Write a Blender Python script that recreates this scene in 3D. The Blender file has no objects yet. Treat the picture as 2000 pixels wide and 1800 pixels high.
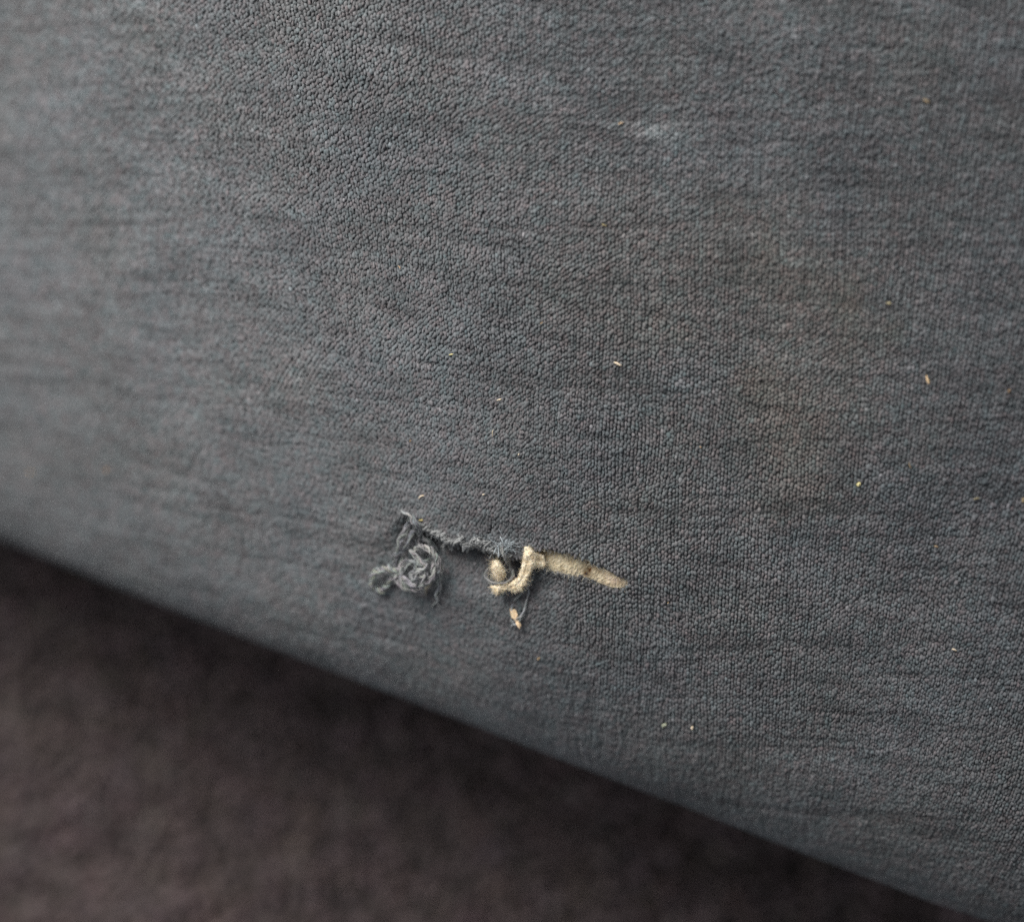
import bpy, math, random
import numpy as np
from mathutils import Matrix, Vector

# ------------------------------------------------------------------ camera, light, exposure
D = 280.0                       # mm from the lens to the plane of focus
LENS, SENSOR = 50.0, 36.0
PXK = LENS / SENSOR * 2000.0
UP = np.array([-0.16, 0.10, 0.98]); UP /= np.linalg.norm(UP)      # world up, seen from the tilted camera
EX = np.array([1.0, 0, 0]) - UP[0] * UP; EX /= np.linalg.norm(EX)
EY = np.cross(UP, EX)
ROT = np.stack([EX, EY, UP])    # rows: world axes in camera coordinates
FLOOR_H = -205.0                # mm, floor height in the same frame
LIFT = np.array([0, 0, -FLOOR_H])
def to_world(p):                # mm in the photographer's frame -> metres in the room
    p = np.asarray(p, float)
    return (p @ ROT.T + LIFT) * 0.001
def dir_world(d):
    return np.asarray(d, float) @ ROT.T

scene = bpy.context.scene
cam_d = bpy.data.cameras.new("camera")
cam_d.lens = LENS; cam_d.sensor_width = SENSOR; cam_d.sensor_fit = 'HORIZONTAL'
cam_d.clip_start = 0.01; cam_d.clip_end = 50.0
cam_d.dof.use_dof = True; cam_d.dof.focus_distance = D * 0.001 - 0.0005
cam_d.dof.aperture_fstop = 3.6; cam_d.dof.aperture_blades = 0
cam = bpy.data.objects.new("camera", cam_d); scene.collection.objects.link(cam)
m3 = Matrix([list(ROT[:, 0]), list(ROT[:, 1]), list(ROT[:, 2])]).transposed()
cam.matrix_world = Matrix.Translation(Vector(to_world([0, 0, D]))) @ m3.to_4x4()
scene.camera = cam

world = bpy.data.worlds.new("World"); scene.world = world; world.use_nodes = True
bg = world.node_tree.nodes["Background"]
bg.inputs[0].default_value = (0.93, 0.97, 1.05, 1); bg.inputs[1].default_value = 0.25

ld = bpy.data.lights.new("window_light", 'AREA')                  # the room's window, up and to the left
ld.shape = 'RECTANGLE'; ld.size = 0.36; ld.size_y = 0.36; ld.energy = 1.42; ld.spread = math.radians(88); ld.color = (1.0, 0.975, 0.95)
lamp = bpy.data.objects.new("window_light", ld); scene.collection.objects.link(lamp)
LDIR = np.array([-0.50, 0.68, 0.54]); LDIR /= np.linalg.norm(LDIR)
lp = Vector(to_world(LDIR * 500.0)); lamp.location = lp
lamp.rotation_euler = (lp - Vector(to_world([-35, 78, -10]))).to_track_quat('Z', 'Y').to_euler()

scene.view_settings.view_transform = 'Standard'; scene.view_settings.look = 'None'
scene.view_settings.exposure = 0.0; scene.view_settings.gamma = 1.0
scene.cycles.use_denoising = False
scene.cycles.max_bounces = 6
scene.cycles.adaptive_threshold = 0.005

rng = np.random.default_rng(7)
random.seed(7)

# ------------------------------------------------------------------ helpers
def hash3(ix, iy, iz, seed):
    h = (ix.astype(np.int64) * 374761393 + iy.astype(np.int64) * 668265263 + iz.astype(np.int64) * 2147483647 + seed * 974634777) & 0xFFFFFFFF
    h = ((h ^ (h >> 13)) * 1274126177) & 0xFFFFFFFF
    h = ((h ^ (h >> 16)) * 2246822519) & 0xFFFFFFFF
    return ((h ^ (h >> 15)) & 0xFFFFFF) / float(0xFFFFFF) * 2 - 1
def noise3(p, scale=1.0, seed=0):
    p = np.asarray(p, float) / scale
    i = np.floor(p).astype(np.int64); f = p - i
    f = f * f * f * (f * (f * 6 - 15) + 10)
    out = 0
    for a in (0, 1):
        for b in (0, 1):
            for c in (0, 1):
                w = (f[..., 0] if a else 1 - f[..., 0]) * (f[..., 1] if b else 1 - f[..., 1]) * (f[..., 2] if c else 1 - f[..., 2])
                out = out + w * hash3(i[..., 0] + a, i[..., 1] + b, i[..., 2] + c, seed)
    return out
def fbm(p, scale, seed=0, octv=3):
    return sum(noise3(p, scale / 2 ** k, seed + 31 * k) * 0.5 ** k for k in range(octv))
def noise2(x, y, scale, seed=0, octv=1):
    p = np.stack([x, y, np.zeros_like(x) + 0.5], -1)
    return fbm(p, scale, seed, octv)
def sstep(a, b, x):
    t = np.clip((x - a) / (b - a), 0, 1); return t * t * (3 - 2 * t)
def pchip(xk, yk):              # smooth monotone interpolation through knots
    xk = np.array(xk, float); yk = np.array(yk, float)
    h = np.diff(xk); dl = np.diff(yk) / h
    m = np.zeros_like(yk); m[0], m[-1] = dl[0], dl[-1]
    for i in range(1, len(xk) - 1):
        m[i] = 0 if dl[i-1] * dl[i] <= 0 else (h[i-1] + h[i]) / (h[i-1] / dl[i] + h[i] / dl[i-1]) * 1.0
    def f(x):
        x = np.clip(x, xk[0], xk[-1]); i = np.clip(np.searchsorted(xk, x) - 1, 0, len(h) - 1)
        t = (x - xk[i]) / h[i]
        return ((2*t**3 - 3*t**2 + 1) * yk[i] + (t**3 - 2*t**2 + t) * h[i] * m[i] + (-2*t**3 + 3*t**2) * yk[i+1] + (t**3 - t**2) * h[i] * m[i+1])
    return f

def raw_mesh(name, V, polys, smooth=True, col=None):
    """polys: list of int arrays (n, k)"""
    me = bpy.data.meshes.new(name)
    V = np.ascontiguousarray(V, dtype=np.float32)
    me.vertices.add(len(V)); me.vertices.foreach_set("co", V.ravel())
    polys = [np.asarray(q, dtype=np.int32) for q in polys if len(q)]
    loops = np.concatenate([q.ravel() for q in polys])
    tot = np.concatenate([np.full(len(q), q.shape[1], np.int32) for q in polys])
    start = np.concatenate([[0], np.cumsum(tot)[:-1]]).astype(np.int32)
    me.loops.add(len(loops)); me.loops.foreach_set("vertex_index", loops)
    me.polygons.add(len(tot)); me.polygons.foreach_set("loop_start", start)
    try: me.polygons.foreach_set("loop_total", tot)
    except Exception: pass
    me.polygons.foreach_set("use_smooth", np.full(len(tot), smooth, dtype=bool))
    if col is not None:
        at = me.color_attributes.new("dye", 'FLOAT_COLOR', 'POINT')
        c4 = np.ones((len(V), 4), np.float32); c4[:, :3] = col
        at.data.foreach_set("color", c4.ravel())
    me.update(calc_edges=True); me.validate()
    return me
def link(name, me, mat, parent=None, label=None, cat=None, group=None, kind=None):
    o = bpy.data.objects.new(name, me); scene.collection.objects.link(o)
    if me is not None and mat is not None: me.materials.append(mat)
    if parent is not None: o.parent = parent
    for k, v in (("label", label), ("category", cat), ("group", group), ("kind", kind)):
        if v: o[k] = v
    return o
def origin(o): return np.array(o.location)
def build(name, Vmm, polys, mat, parent=None, smooth=True, col=None, at=None, **tags):
    """geometry given in mm in the photographer's frame; the object's origin is the parent's or its own base"""
    W = to_world(Vmm)
    base = np.array(parent.location) if parent is not None else (to_world(at) if at is not None else np.zeros(3))
    if parent is not None and parent.parent is not None: base = base + np.array(parent.parent.location)
    o = link(name, raw_mesh(name, W - base, polys, smooth, col), mat, parent, **tags)
    if parent is None: o.location = base
    return o
def empty(name, at, **tags):
    o = link(name, None, None, **tags); o.location = to_world(at); o.empty_display_size = 0.01
    return o

# ------------------------------------------------------------------ materials
def mat_new(name):
    m = bpy.data.materials.new(name); m.use_nodes = True
    nt = m.node_tree; b = nt.nodes["Principled BSDF"]
    return m, nt, b
def bump(nt, b, scale, strength, dist, detail=3.0, stretch=None):
    tc = nt.nodes.new("ShaderNodeTexCoord"); n = nt.nodes.new("ShaderNodeTexNoise")
    n.inputs["Scale"].default_value = scale; n.inputs["Detail"].default_value = detail
    if stretch:
        mp = nt.nodes.new("ShaderNodeMapping"); mp.inputs["Scale"].default_value = stretch
        nt.links.new(tc.outputs["Object"], mp.inputs[0]); nt.links.new(mp.outputs[0], n.inputs["Vector"])
    else:
        nt.links.new(tc.outputs["Object"], n.inputs["Vector"])
    bp = nt.nodes.new("ShaderNodeBump"); bp.inputs["Strength"].default_value = strength; bp.inputs["Distance"].default_value = dist
    nt.links.new(n.outputs[0], bp.inputs["Height"]); nt.links.new(bp.outputs[0], b.inputs["Normal"])
    return n
def cloth_mat(name, dye=True, base=(0.1, 0.1, 0.1), sheen=0.35, bscale=9000, bstr=0.5, srough=0.45):
    m, nt, b = mat_new(name)
    b.inputs["Roughness"].default_value = 0.85
    b.inputs["Specular IOR Level"].default_value = 0.18
    b.inputs["Sheen Weight"].default_value = sheen
    b.inputs["Sheen Roughness"].default_value = srough
    b.inputs["Sheen Tint"].default_value = (0.90, 0.95, 0.98, 1)
    if dye:
        a = nt.nodes.new("ShaderNodeAttribute"); a.attribute_name = "dye"
        nt.links.new(a.outputs["Color"], b.inputs["Base Color"])
    else:
        b.inputs["Base Color"].default_value = (*base, 1)
    bump(nt, b, bscale, bstr, 0.00008)
    return m
M_KNIT = cloth_mat("grey_chenille", sheen=0.48, srough=0.36)
M_GROUND = cloth_mat("grey_backing_cloth", sheen=0.15, bscale=2500, bstr=0.6)
M_YARN = cloth_mat("grey_yarn", sheen=0.35)
M_FIBRE = cloth_mat("pale_grey_fibre", dye=False, base=(0.30, 0.33, 0.34), sheen=0.3)

def foam_mat(name, c0, c1, c2, scale, lo=0.35, hi=0.68):
    m, nt, b = mat_new(name)
    b.inputs["Roughness"].default_value = 0.95; b.inputs["Specular IOR Level"].default_value = 0.1
    b.inputs["Sheen Weight"].default_value = 0.2
    b.inputs["Subsurface Weight"].default_value = 0.15; b.inputs["Subsurface Radius"].default_value = (0.0006, 0.0004, 0.0002)
    tc = nt.nodes.new("ShaderNodeTexCoord"); n = nt.nodes.new("ShaderNodeTexNoise")
    n.inputs["Scale"].default_value = scale; n.inputs["Detail"].default_value = 6; n.inputs["Roughness"].default_value = 0.65
    nt.links.new(tc.outputs["Object"], n.inputs["Vector"])
    r = nt.nodes.new("ShaderNodeValToRGB")
    r.color_ramp.elements[0].position = lo; r.color_ramp.elements[0].color = (*c0, 1)
    r.color_ramp.elements[1].position = hi; r.color_ramp.elements[1].color = (*c2, 1)
    e = r.color_ramp.elements.new((lo + hi) / 2); e.color = (*c1, 1)
    nt.links.new(n.outputs[0], r.inputs[0])
    a = nt.nodes.new("ShaderNodeAttribute"); a.attribute_name = "dye"
    mx = nt.nodes.new("ShaderNodeMix"); mx.data_type = 'RGBA'; mx.blend_type = 'MULTIPLY'; mx.inputs[0].default_value = 1.0
    nt.links.new(r.outputs[0], mx.inputs[6]); nt.links.new(a.outputs["Color"], mx.inputs[7])
    nt.links.new(mx.outputs[2], b.inputs["Base Color"])
    bump(nt, b, 4200, 0.9, 0.00025, 5)
    return m
M_FOAM = foam_mat("cream_wadding", (0.62, 0.49, 0.31), (0.85, 0.74, 0.54), (0.93, 0.85, 0.68), 900)
M_PAD = foam_mat("beige_padding", (0.45, 0.37, 0.24), (0.64, 0.55, 0.38), (0.72, 0.64, 0.47), 700)
M_SLIVER = foam_mat("straw", (0.70, 0.54, 0.36), (0.84, 0.71, 0.53), (0.90, 0.82, 0.68), 3000)

# ------------------------------------------------------------------ shape of the upholstery (mm)
AX = np.array([0.9333, -0.3590]); NX = np.array([0.3590, 0.9333])       # along the rounded edge, and across it
E0 = np.array([0.0, -54.4])                                              # a point under the rounded edge
TH = pchip([-240, -20, -4, 0, 6, 14, 24, 36, 55, 90, 130, 220, 420, 900], [90, 93, 97, 90, 71, 53, 37, 25.5, 15.5, 10.5, 7, 3, 0, -2])
_s = np.linspace(-235, 880, 11151); _th = np.radians(TH(_s)); _ds = _s[1] - _s[0]
_e = np.concatenate([[0], np.cumsum(np.cos((_th[1:] + _th[:-1]) / 2)) * _ds]); _z = np.concatenate([[0], np.cumsum(np.sin((_th[1:] + _th[:-1]) / 2)) * _ds])
_e -= np.interp(0, _s, _e); _ic = np.interp(50.8, _e[2000:], _s[2000:]); _z -= np.interp(_ic, _s, _z)
SC = float(_ic)                                                          # arc length at the picture's middle
G = pchip([-600, -260, -160, -125, -100, -75, -50, -25, 0, 40, 80, 120, 200, 500], [-420, -142, -81, -58, -41.5, -26.5, -15, -6.5, -1, 1.6, 3.5, 5, 6, 4])
CT = pchip([-420, -180, -140, -105, -70, -35, 0, 35, 70, 105, 140, 420], [-23.2, -22.0, -17.1, -13.6, -10.33, -7.84, -6.33, -5.9, -5.61, -5.36, -5.19, -5.19])

def base_point(U, V):
    t = AX[0] * U + AX[1] * V
    s = SC + NX[0] * U + NX[1] * V
    e = np.interp(s, _s, _e); z = np.interp(s, _s, _z)
    e = e + CT(t) * sstep(120, 0, s)
    x = E0[0] + AX[0] * t + NX[0] * e; y = E0[1] + AX[1] * t + NX[1] * e
    fade = np.clip((s + 235) / 200, 0, 1)
    zz = z + G(x - 0.0) * fade
    return np.stack([x, y, zz], -1), s
def project(P):
    k = PXK / (D - P[..., 2])
    return np.stack([1000 + P[..., 0] * k, 900 - P[..., 1] * k], -1)

# the rip, in the picture's own measure (used only to say where on the cloth it lies)
RIP = np.array([(796, 1000), (812, 1020), (824, 1034), (838, 1035), (849, 1046), (862, 1047), (872, 1059), (886, 1063), (898, 1056), (910, 1067), (922, 1065), (931, 1057), (941, 1069), (955, 1073), (975, 1082), (1000, 1092), (1030, 1088), (1046, 1080)], float)
HOLE = np.array([(1030, 1072), (1044, 1073), (1062, 1072), (1080, 1075), (1096, 1078), (1112, 1083), (1130, 1090), (1148, 1096), (1156, 1101), (1168, 1105), (1186, 1114), (1204, 1122), (1221, 1131), (1227, 1137),
                 (1224, 1145), (1208, 1149), (1190, 1146), (1172, 1139), (1158, 1132), (1146, 1128), (1132, 1124), (1121, 1124), (1108, 1119), (1095, 1117), (1080, 1114), (1070, 1112), (1056, 1104), (1046, 1106), (1036, 1104)], float)
def poly_dist(p, poly, closed=False):
    a = poly; b = np.roll(poly, -1, 0) if closed else poly[1:]
    if not closed: a = poly[:-1]
    best = np.full(p.shape[:-1], 1e9); side = np.zeros(p.shape[:-1]); arc = np.zeros(p.shape[:-1])
    L = np.linalg.norm(b - a, axis=1); acc = np.concatenate([[0], np.cumsum(L)])
    for i in range(len(a)):
        d = b[i] - a[i]; t = np.clip(((p - a[i]) @ d) / (d @ d), 0, 1)
        q = a[i] + t[..., None] * d; r = p - q; dist = np.linalg.norm(r, axis=-1)
        sd = d[0] * (p[..., 1] - a[i][1]) - d[1] * (p[..., 0] - a[i][0])
        w = dist < best; best = np.where(w, dist, best); side = np.where(w, np.sign(sd), side); arc = np.where(w, acc[i] + t * L[i], arc)
    return best, side, arc / acc[-1]
def inside(p, poly):
    x, y = p[..., 0], p[..., 1]; c = np.zeros(x.shape, bool); j = len(poly) - 1
    for i in range(len(poly)):
        xi, yi = poly[i]; xj, yj = poly[j]
        c ^= ((yi > y) != (yj > y)) & (x < (xj - xi) * (y - yi) / (yj - yi + 1e-12) + xi); j = i
    return c
def grow(poly, d):
    nxt = np.roll(poly, -1, 0) - np.roll(poly, 1, 0); nn = np.stack([nxt[:, 1], -nxt[:, 0]], -1); nn /= np.linalg.norm(nn, axis=1, keepdims=True)
    return poly + d * nn
OPEN = grow(HOLE, 1.5)          # the stitches stop short of the cut
def relief(P, px):
    r = 0.30 * noise2(P[..., 0], P[..., 1] * 1.6, 26, 3, 2) + 0.10 * noise2(P[..., 0] * 0.7, P[..., 1] * 1.7, 9, 5, 2)
    near = (np.abs(px[..., 0] - 1000) < 420) & (np.abs(px[..., 1] - 1090) < 300)
    if near.any():
        p = px[near]; d, sd, arc = poly_dist(p, RIP)
        w = np.clip(np.minimum(arc / 0.10, (1 - arc) / 0.10), 0, 1)
        low = (sd > 0)
        add = np.where(low, -2.8 * sstep(0, 5, d) * np.exp(-np.clip(d - 8, 0, None) / 42.0), 0.9 * np.exp(-d / 24.0)) * w
        dh, _, _ = poly_dist(p, HOLE, True); ih = inside(p, HOLE)
        add = add + np.where(ih, -0.9, 0.28 * np.exp(-dh / 18.0))
        # the pocket between the two ends of the rip sinks a little
        add = add - 1.0 * np.exp(-(((p[..., 0] - 960) / 75) ** 2 + ((p[..., 1] - 1120) / 42) ** 2))
        add = add - 1.2 * np.exp(-(((p[..., 0] - 812) / 34) ** 2 + ((p[..., 1] - 1088) / 40) ** 2))
        add = add - 0.9 * np.exp(-(((p[..., 0] - 1075) / 45) ** 2 + ((p[..., 1] - 1140) / 24) ** 2))
        rr = np.zeros(px.shape[:-1]); rr[near] = add; r = r + rr
    return r
def cloth(U, V):
    P, s = base_point(U, V); px = project(P)
    Q = P.copy(); Q[..., 2] = Q[..., 2] + relief(P, px)
    return Q, s
def find(pxy):                  # the (U, V) on the cloth that shows at a place of the picture
    pxy = np.atleast_2d(np.asarray(pxy, float))
    U = (pxy[:, 0] - 1000) * 0.1; V = (900 - pxy[:, 1]) * 0.1
    for _ in range(40):
        p0 = project(base_point(U, V)[0]); h = 0.05
        pu = (project(base_point(U + h, V)[0]) - p0) / h; pv = (project(base_point(U, V + h)[0]) - p0) / h
        det = pu[:, 0] * pv[:, 1] - pu[:, 1] * pv[:, 0]; r = pxy - p0
        du = (r[:, 0] * pv[:, 1] - r[:, 1] * pv[:, 0]) / det; dv = (pu[:, 0] * r[:, 1] - pu[:, 1] * r[:, 0]) / det
        U = U + np.clip(du, -6, 6) * 0.8; V = V + np.clip(dv, -6, 6) * 0.8
    return U, V
def on_cloth(pxy, lift=0.0):
    U, V = find(pxy); P, _ = cloth(U, V)
    P = P.copy(); P[:, 2] += lift
    return P
def frame_at(U, V, h=0.25):
    P, s = cloth(U, V); Pu, _ = cloth(U + h, V); Pv, _ = cloth(U, V + h)
    a = Pu - P; b = Pv - P
    n = np.cross(a, b); n /= np.linalg.norm(n, axis=-1, keepdims=True)
    a = a / np.linalg.norm(a, axis=-1, keepdims=True); b = np.cross(n, a)
    return P, a, b, n, s

# ------------------------------------------------------------------ dye: the cloth's own colour, with the nap's shading painted in
def dye_at(P, seed_jit=None):
    x, y = P[..., 0], P[..., 1]
    base = np.ones(x.shape + (3,)) * np.array([0.133, 0.137, 0.142])
    # brushed nap: its light and dark shading painted as long faint streaks
    st = noise2((x * 0.966 - y * 0.259) * 0.16, x * 0.259 + y * 0.966, 2.3, 11, 3)
    mot = noise2(x, y, 22, 13, 3)
    dash = np.clip(noise2((x * 0.966 - y * 0.259) * 0.19, x * 0.259 + y * 0.966, 1.9, 29, 2) - 0.22, 0, None)
    v = 1 + 0.12 * st + 0.05 * mot + 0.08 * noise2(x * 0.8, y, 4.2, 27, 2) - 0.28 * dash
    hue = noise2(x, y, 1.7, 17, 2); hue2 = noise2(x, y, 15, 19, 2)
    c = base * v[..., None]
    c *= 1 + hue[..., None] * 0.075 * np.array([1.0, -0.25, -0.3]) + hue2[..., None] * 0.018 * np.array([1.0, 0.2, -0.8])
    px = project(P)
    def blob(cx, cy, rx, ry, ang=0):
        a = math.radians(ang); dx = px[..., 0] - cx; dy = px[..., 1] - cy
        u = (dx * math.cos(a) + dy * math.sin(a)) / rx; w = (-dx * math.sin(a) + dy * math.cos(a)) / ry
        return np.exp(-(u * u + w * w) * (1 + 0.6 * noise2(x, y, 8, 23, 2)))
    brown = np.clip(0.85 * blob(1530, 830, 130, 170, 20) + 0.6 * blob(1540, 560, 150, 110) + 0.35 * blob(1250, 620, 200, 200), 0, 1)
    c *= 1 + brown[..., None] * np.array([0.14, 0.04, -0.08])
    pale = blob(1272, 256, 62, 17, 12); pale2 = blob(1010, 40, 300, 160, 0) * 0.4
    c *= 1 + (0.85 * pale)[..., None] * np.array([1.0, 1.05, 1.0])
    blue = np.clip(blob(1740, 930, 140, 70, 25) + blob(1960, 960, 110, 260) + 0.5 * blob(1880, 430, 200, 300), 0, 1)
    c *= 1 + blue[..., None] * np.array([-0.14, -0.12, -0.09])
    return np.clip(c, 0.02, 0.9)

# ------------------------------------------------------------------ room floor
def floor_point(pxy):           # where the line of sight meets the floor (mm)
    pxy = np.atleast_2d(np.asarray(pxy, float))
    d = np.stack([(pxy[:, 0] - 1000) / PXK, (900 - pxy[:, 1]) / PXK, -np.ones(len(pxy))], -1)
    c = np.array([0, 0, D]); k = (FLOOR_H - c @ UP) / (d @ UP)
    return c + d * k[:, None]
mfl, nt, b = mat_new("brown_carpet_backing")
b.inputs["Base Color"].default_value = (0.05, 0.042, 0.038, 1); b.inputs["Roughness"].default_value = 0.95
bump(nt, b, 220, 0.6, 0.002)
fc = to_world(floor_point([(300, 1600)]))[0]
n = 24; xs = np.linspace(-1.6, 1.6, n + 1)
gx, gy = np.meshgrid(xs + fc[0], xs + fc[1], indexing='ij')
fv = np.stack([gx.ravel(), gy.ravel(), np.zeros(gx.size)], -1)
idx = np.arange((n + 1) ** 2).reshape(n + 1, n + 1)
fq = np.stack([idx[:-1, :-1], idx[1:, :-1], idx[1:, 1:], idx[:-1, 1:]], -1).reshape(-1, 4)
floor = link("floor", raw_mesh("floor", fv, [fq]), mfl, label="dark brown carpeted floor below the sofa", kind="structure")

def bead_template(nseg=6):
    a = np.arange(nseg) * 2 * math.pi / nseg
    ring0 = np.stack([np.cos(a) * 0.86, np.sin(a) * 0.86, np.full(nseg, -0.55)], -1)
    ring1 = np.stack([np.cos(a + 0.5) * 0.92, np.sin(a + 0.5) * 0.92, np.full(nseg, 0.15)], -1)
    ring2 = np.stack([np.cos(a) * 0.55, np.sin(a) * 0.55, np.full(nseg, 0.78)], -1)
    v = np.concatenate([ring0, ring1, ring2, [[0, 0, 1.0]]])
    i = np.arange(nseg); j = (i + 1) % nseg
    q = np.concatenate([np.stack([i, j, nseg + j, nseg + i], -1), np.stack([nseg + i, nseg + j, 2 * nseg + j, 2 * nseg + i], -1)])
    t = np.stack([2 * nseg + i, 2 * nseg + j, np.full(nseg, 3 * nseg)], -1)
    return v, q, t
def beads(P, A, B, N, ra, rb, rn, tilt, col, nseg=6, jit=0.12):
    tv, tq, tt = bead_template(nseg); n = len(P); k = len(tv)
    loc = np.repeat(tv[None], n, 0) * (1 + jit * rng.normal(size=(n, k, 1)))
    lx = loc[..., 0] * ra[:, None] + tilt[:, 0:1] * np.clip(loc[..., 2] + 0.5, 0, None)
    ly = loc[..., 1] * rb[:, None] + tilt[:, 1:2] * np.clip(loc[..., 2] + 0.5, 0, None)
    lz = loc[..., 2] * rn[:, None]
    V = P[:, None] + lx[..., None] * A[:, None] + ly[..., None] * B[:, None] + lz[..., None] * N[:, None]
    off = (np.arange(n) * k)[:, None, None]
    q = (tq[None] + off).reshape(-1, 4); t = (tt[None] + off).reshape(-1, 3)
    C = np.repeat(col[:, None], k, 1)
    return V.reshape(-1, 3), [q, t], C.reshape(-1, 3)

# carpet pile: thick short tufts, clumped
pitch = 4.2
g = np.arange(-330, 331, pitch)
cx, cy = np.meshgrid(g, g, indexing='ij'); cx = cx.ravel() + rng.normal(0, 1.6, cx.size); cy = cy.ravel() + rng.normal(0, 1.6, cy.size)
fcm = floor_point([(300, 1600)])[0]
Pf = fcm + cx[:, None] * EX + cy[:, None] * EY
pf = project(Pf); keep = (pf[:, 0] > -220) & (pf[:, 0] < 2250) & (pf[:, 1] > 850) & (pf[:, 1] < 2050)
Pf, cx, cy = Pf[keep], cx[keep], cy[keep]; nf = len(Pf)
cl = noise2(cx, cy, 16, 41, 2); cl2 = noise2(cx, cy, 60, 43, 2)
colf = np.array([0.215, 0.168, 0.164]) * (1 + 0.09 * cl + 0.05 * cl2 + rng.normal(0, 0.22, nf))[:, None]
colf *= 1 + 0.035 * rng.normal(size=(nf, 3))
hgt = 5.0 + 1.6 * cl + rng.normal(0, 0.7, nf)
v, pl, c = beads(Pf + UP * 1.5, np.tile(EX, (nf, 1)), np.tile(EY, (nf, 1)), np.tile(UP, (nf, 1)), rng.uniform(1.8, 2.8, nf), rng.uniform(1.8, 2.8, nf), np.clip(hgt, 2, 9), rng.normal(0, 1.3, (nf, 2)), np.clip(colf, 0.015, 0.4))
M_PILE = cloth_mat("brown_carpet_pile", sheen=0.1, bscale=1500)
pile = build("carpet_pile", v, pl, M_PILE, col=c, at=fcm, label="brown carpet pile, out of focus below the sofa edge", kind="stuff")

# ------------------------------------------------------------------ sofa: the covering cloth
sofa = empty("sofa", base_point(np.array(0.0), np.array(-110.0))[0], label="dark grey upholstered sofa with a ripped cover near its rounded edge", cat="sofa")
us = np.concatenate([np.arange(-520, -172, 12.0), np.arange(-172, 138, 0.62), np.arange(138, 420, 12.0)])
ts = us
ss = np.concatenate([np.arange(-232, -20, 8.0), np.arange(-20, 175, 0.62), np.arange(175, 620, 14.0)])
TT, SS = np.meshgrid(ts, ss, indexing='ij')
UU = AX[0] * TT + NX[0] * (SS - SC); VV = AX[1] * TT + NX[1] * (SS - SC)
P, _ = cloth(UU, VV)
pxg = project(P)
idx = np.arange(P.shape[0] * P.shape[1]).reshape(P.shape[:2])
q = np.stack([idx[:-1, :-1], idx[1:, :-1], idx[1:, 1:], idx[:-1, 1:]], -1).reshape(-1, 4)
pc = (pxg[:-1, :-1] + pxg[1:, :-1] + pxg[1:, 1:] + pxg[:-1, 1:]).reshape(-1, 2) / 4
nearq = (np.abs(pc[:, 0] - 1080) < 170) & (np.abs(pc[:, 1] - 1100) < 60)
cut = np.zeros(len(q), bool); cut[nearq] = inside(pc[nearq], HOLE)
pv = P.reshape(-1, 3)
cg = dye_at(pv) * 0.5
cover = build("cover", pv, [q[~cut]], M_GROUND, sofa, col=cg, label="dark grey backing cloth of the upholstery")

# knit loops standing on it
pu, pvv = 0.66, 0.80
iu = np.arange(int(-270 / pu), int(150 / pu)); iv = np.arange(int(-95 / pvv), int(135 / pvv))
IU, IV = np.meshgrid(iu, iv, indexing='ij'); IU = IU.ravel(); IV = IV.ravel()
_w = np.linspace(-220, 220, 4401); _k = 0.75 * sstep(0, -90, _w)
_st = 1 + np.clip(-np.gradient(_k, _w) * 55, 0, None) - 0.0
_u = np.concatenate([[0], np.cumsum((_st[1:] + _st[:-1]) / 2) * 0.1]); _u -= np.interp(150, _w, _u) - 150      # columns set closer where the cloth is pulled apart
U0 = np.interp(IU * pu, _u, _w); V0 = (IV + 0.5 * (IU % 2)) * pvv
C0 = IU * 1.0; R0 = IV + 0.5 * (IU % 2)
U0 = U0 + 0.9 * noise2(U0, V0, 30, 51, 1) + 0.26 * noise2(U0, V0, 11, 55, 2); V0 = V0 + 0.9 * noise2(U0, V0, 30, 53, 1) + 0.26 * noise2(U0, V0, 11, 56, 2) - 0.21 * U0 * sstep(40, -60, U0)     # cloth never lies square
U0 = U0 + rng.normal(0, 0.05, U0.size); V0 = V0 + rng.normal(0, 0.085, V0.size)
kl = 0.75 * sstep(0, -90, U0); kr = 0.24 * sstep(30, 100, U0)
lean = -kl + kr
U1 = U0 - kl * (V0 - 20) + kr * (V0 - 10)
Pq, s_ = base_point(U1, V0); pq = project(Pq)
keep = (s_ > -7) & (pq[:, 0] > -90) & (pq[:, 0] < 2090) & (pq[:, 1] > -90) & (pq[:, 1] < 1900)
U1, V0, lean, C0, R0 = U1[keep], V0[keep], lean[keep], C0[keep], R0[keep]
pq = pq[keep]
nh = ~inside(pq, OPEN); U1, V0, lean, C0, R0 = U1[nh], V0[nh], lean[nh], C0[nh], R0[nh]
Pb, A, B, N, s_ = frame_at(U1, V0)
nb = len(Pb)
px = project(Pb)
ang = -np.arctan(lean) + 0.16 * noise2(U1, V0, 9, 57, 2) - 0.45 * np.exp(-(((px[:, 0] - 1150) / 330) ** 2 + ((px[:, 1] - 330) / 300) ** 2)) + rng.normal(0, 0.17, nb)
ca, sa = np.cos(ang)[:, None], np.sin(ang)[:, None]
A2 = ca * A + sa * B; B2 = -sa * A + ca * B
sz = np.clip(1 + rng.normal(0, 0.09, nb), 0.7, 1.3)
ra = 0.385 * sz * (1 + rng.normal(0, 0.06, nb)); rb = 0.53 * (1 + 0.7 * np.clip(-lean, 0, 1)) * sz * (1 + rng.normal(0, 0.10, nb)); rn = 0.29 * sz * (1 + rng.normal(0, 0.15, nb))
tilt = rng.normal(0, 0.07, (nb, 2)) + np.stack([0.10 * noise2(U1, V0, 17, 61, 2), -0.10 + 0.16 * noise2(U1 * 0.4, V0, 12, 63, 2)], -1)
cb = dye_at(Pb) * np.clip(1 + rng.normal(0, 0.10, nb), 0.5, 1.7)[:, None]
tint = rng.normal(0, 1, nb)
cb *= 1 + tint[:, None] * np.array([0.03, -0.01, -0.012])
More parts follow.
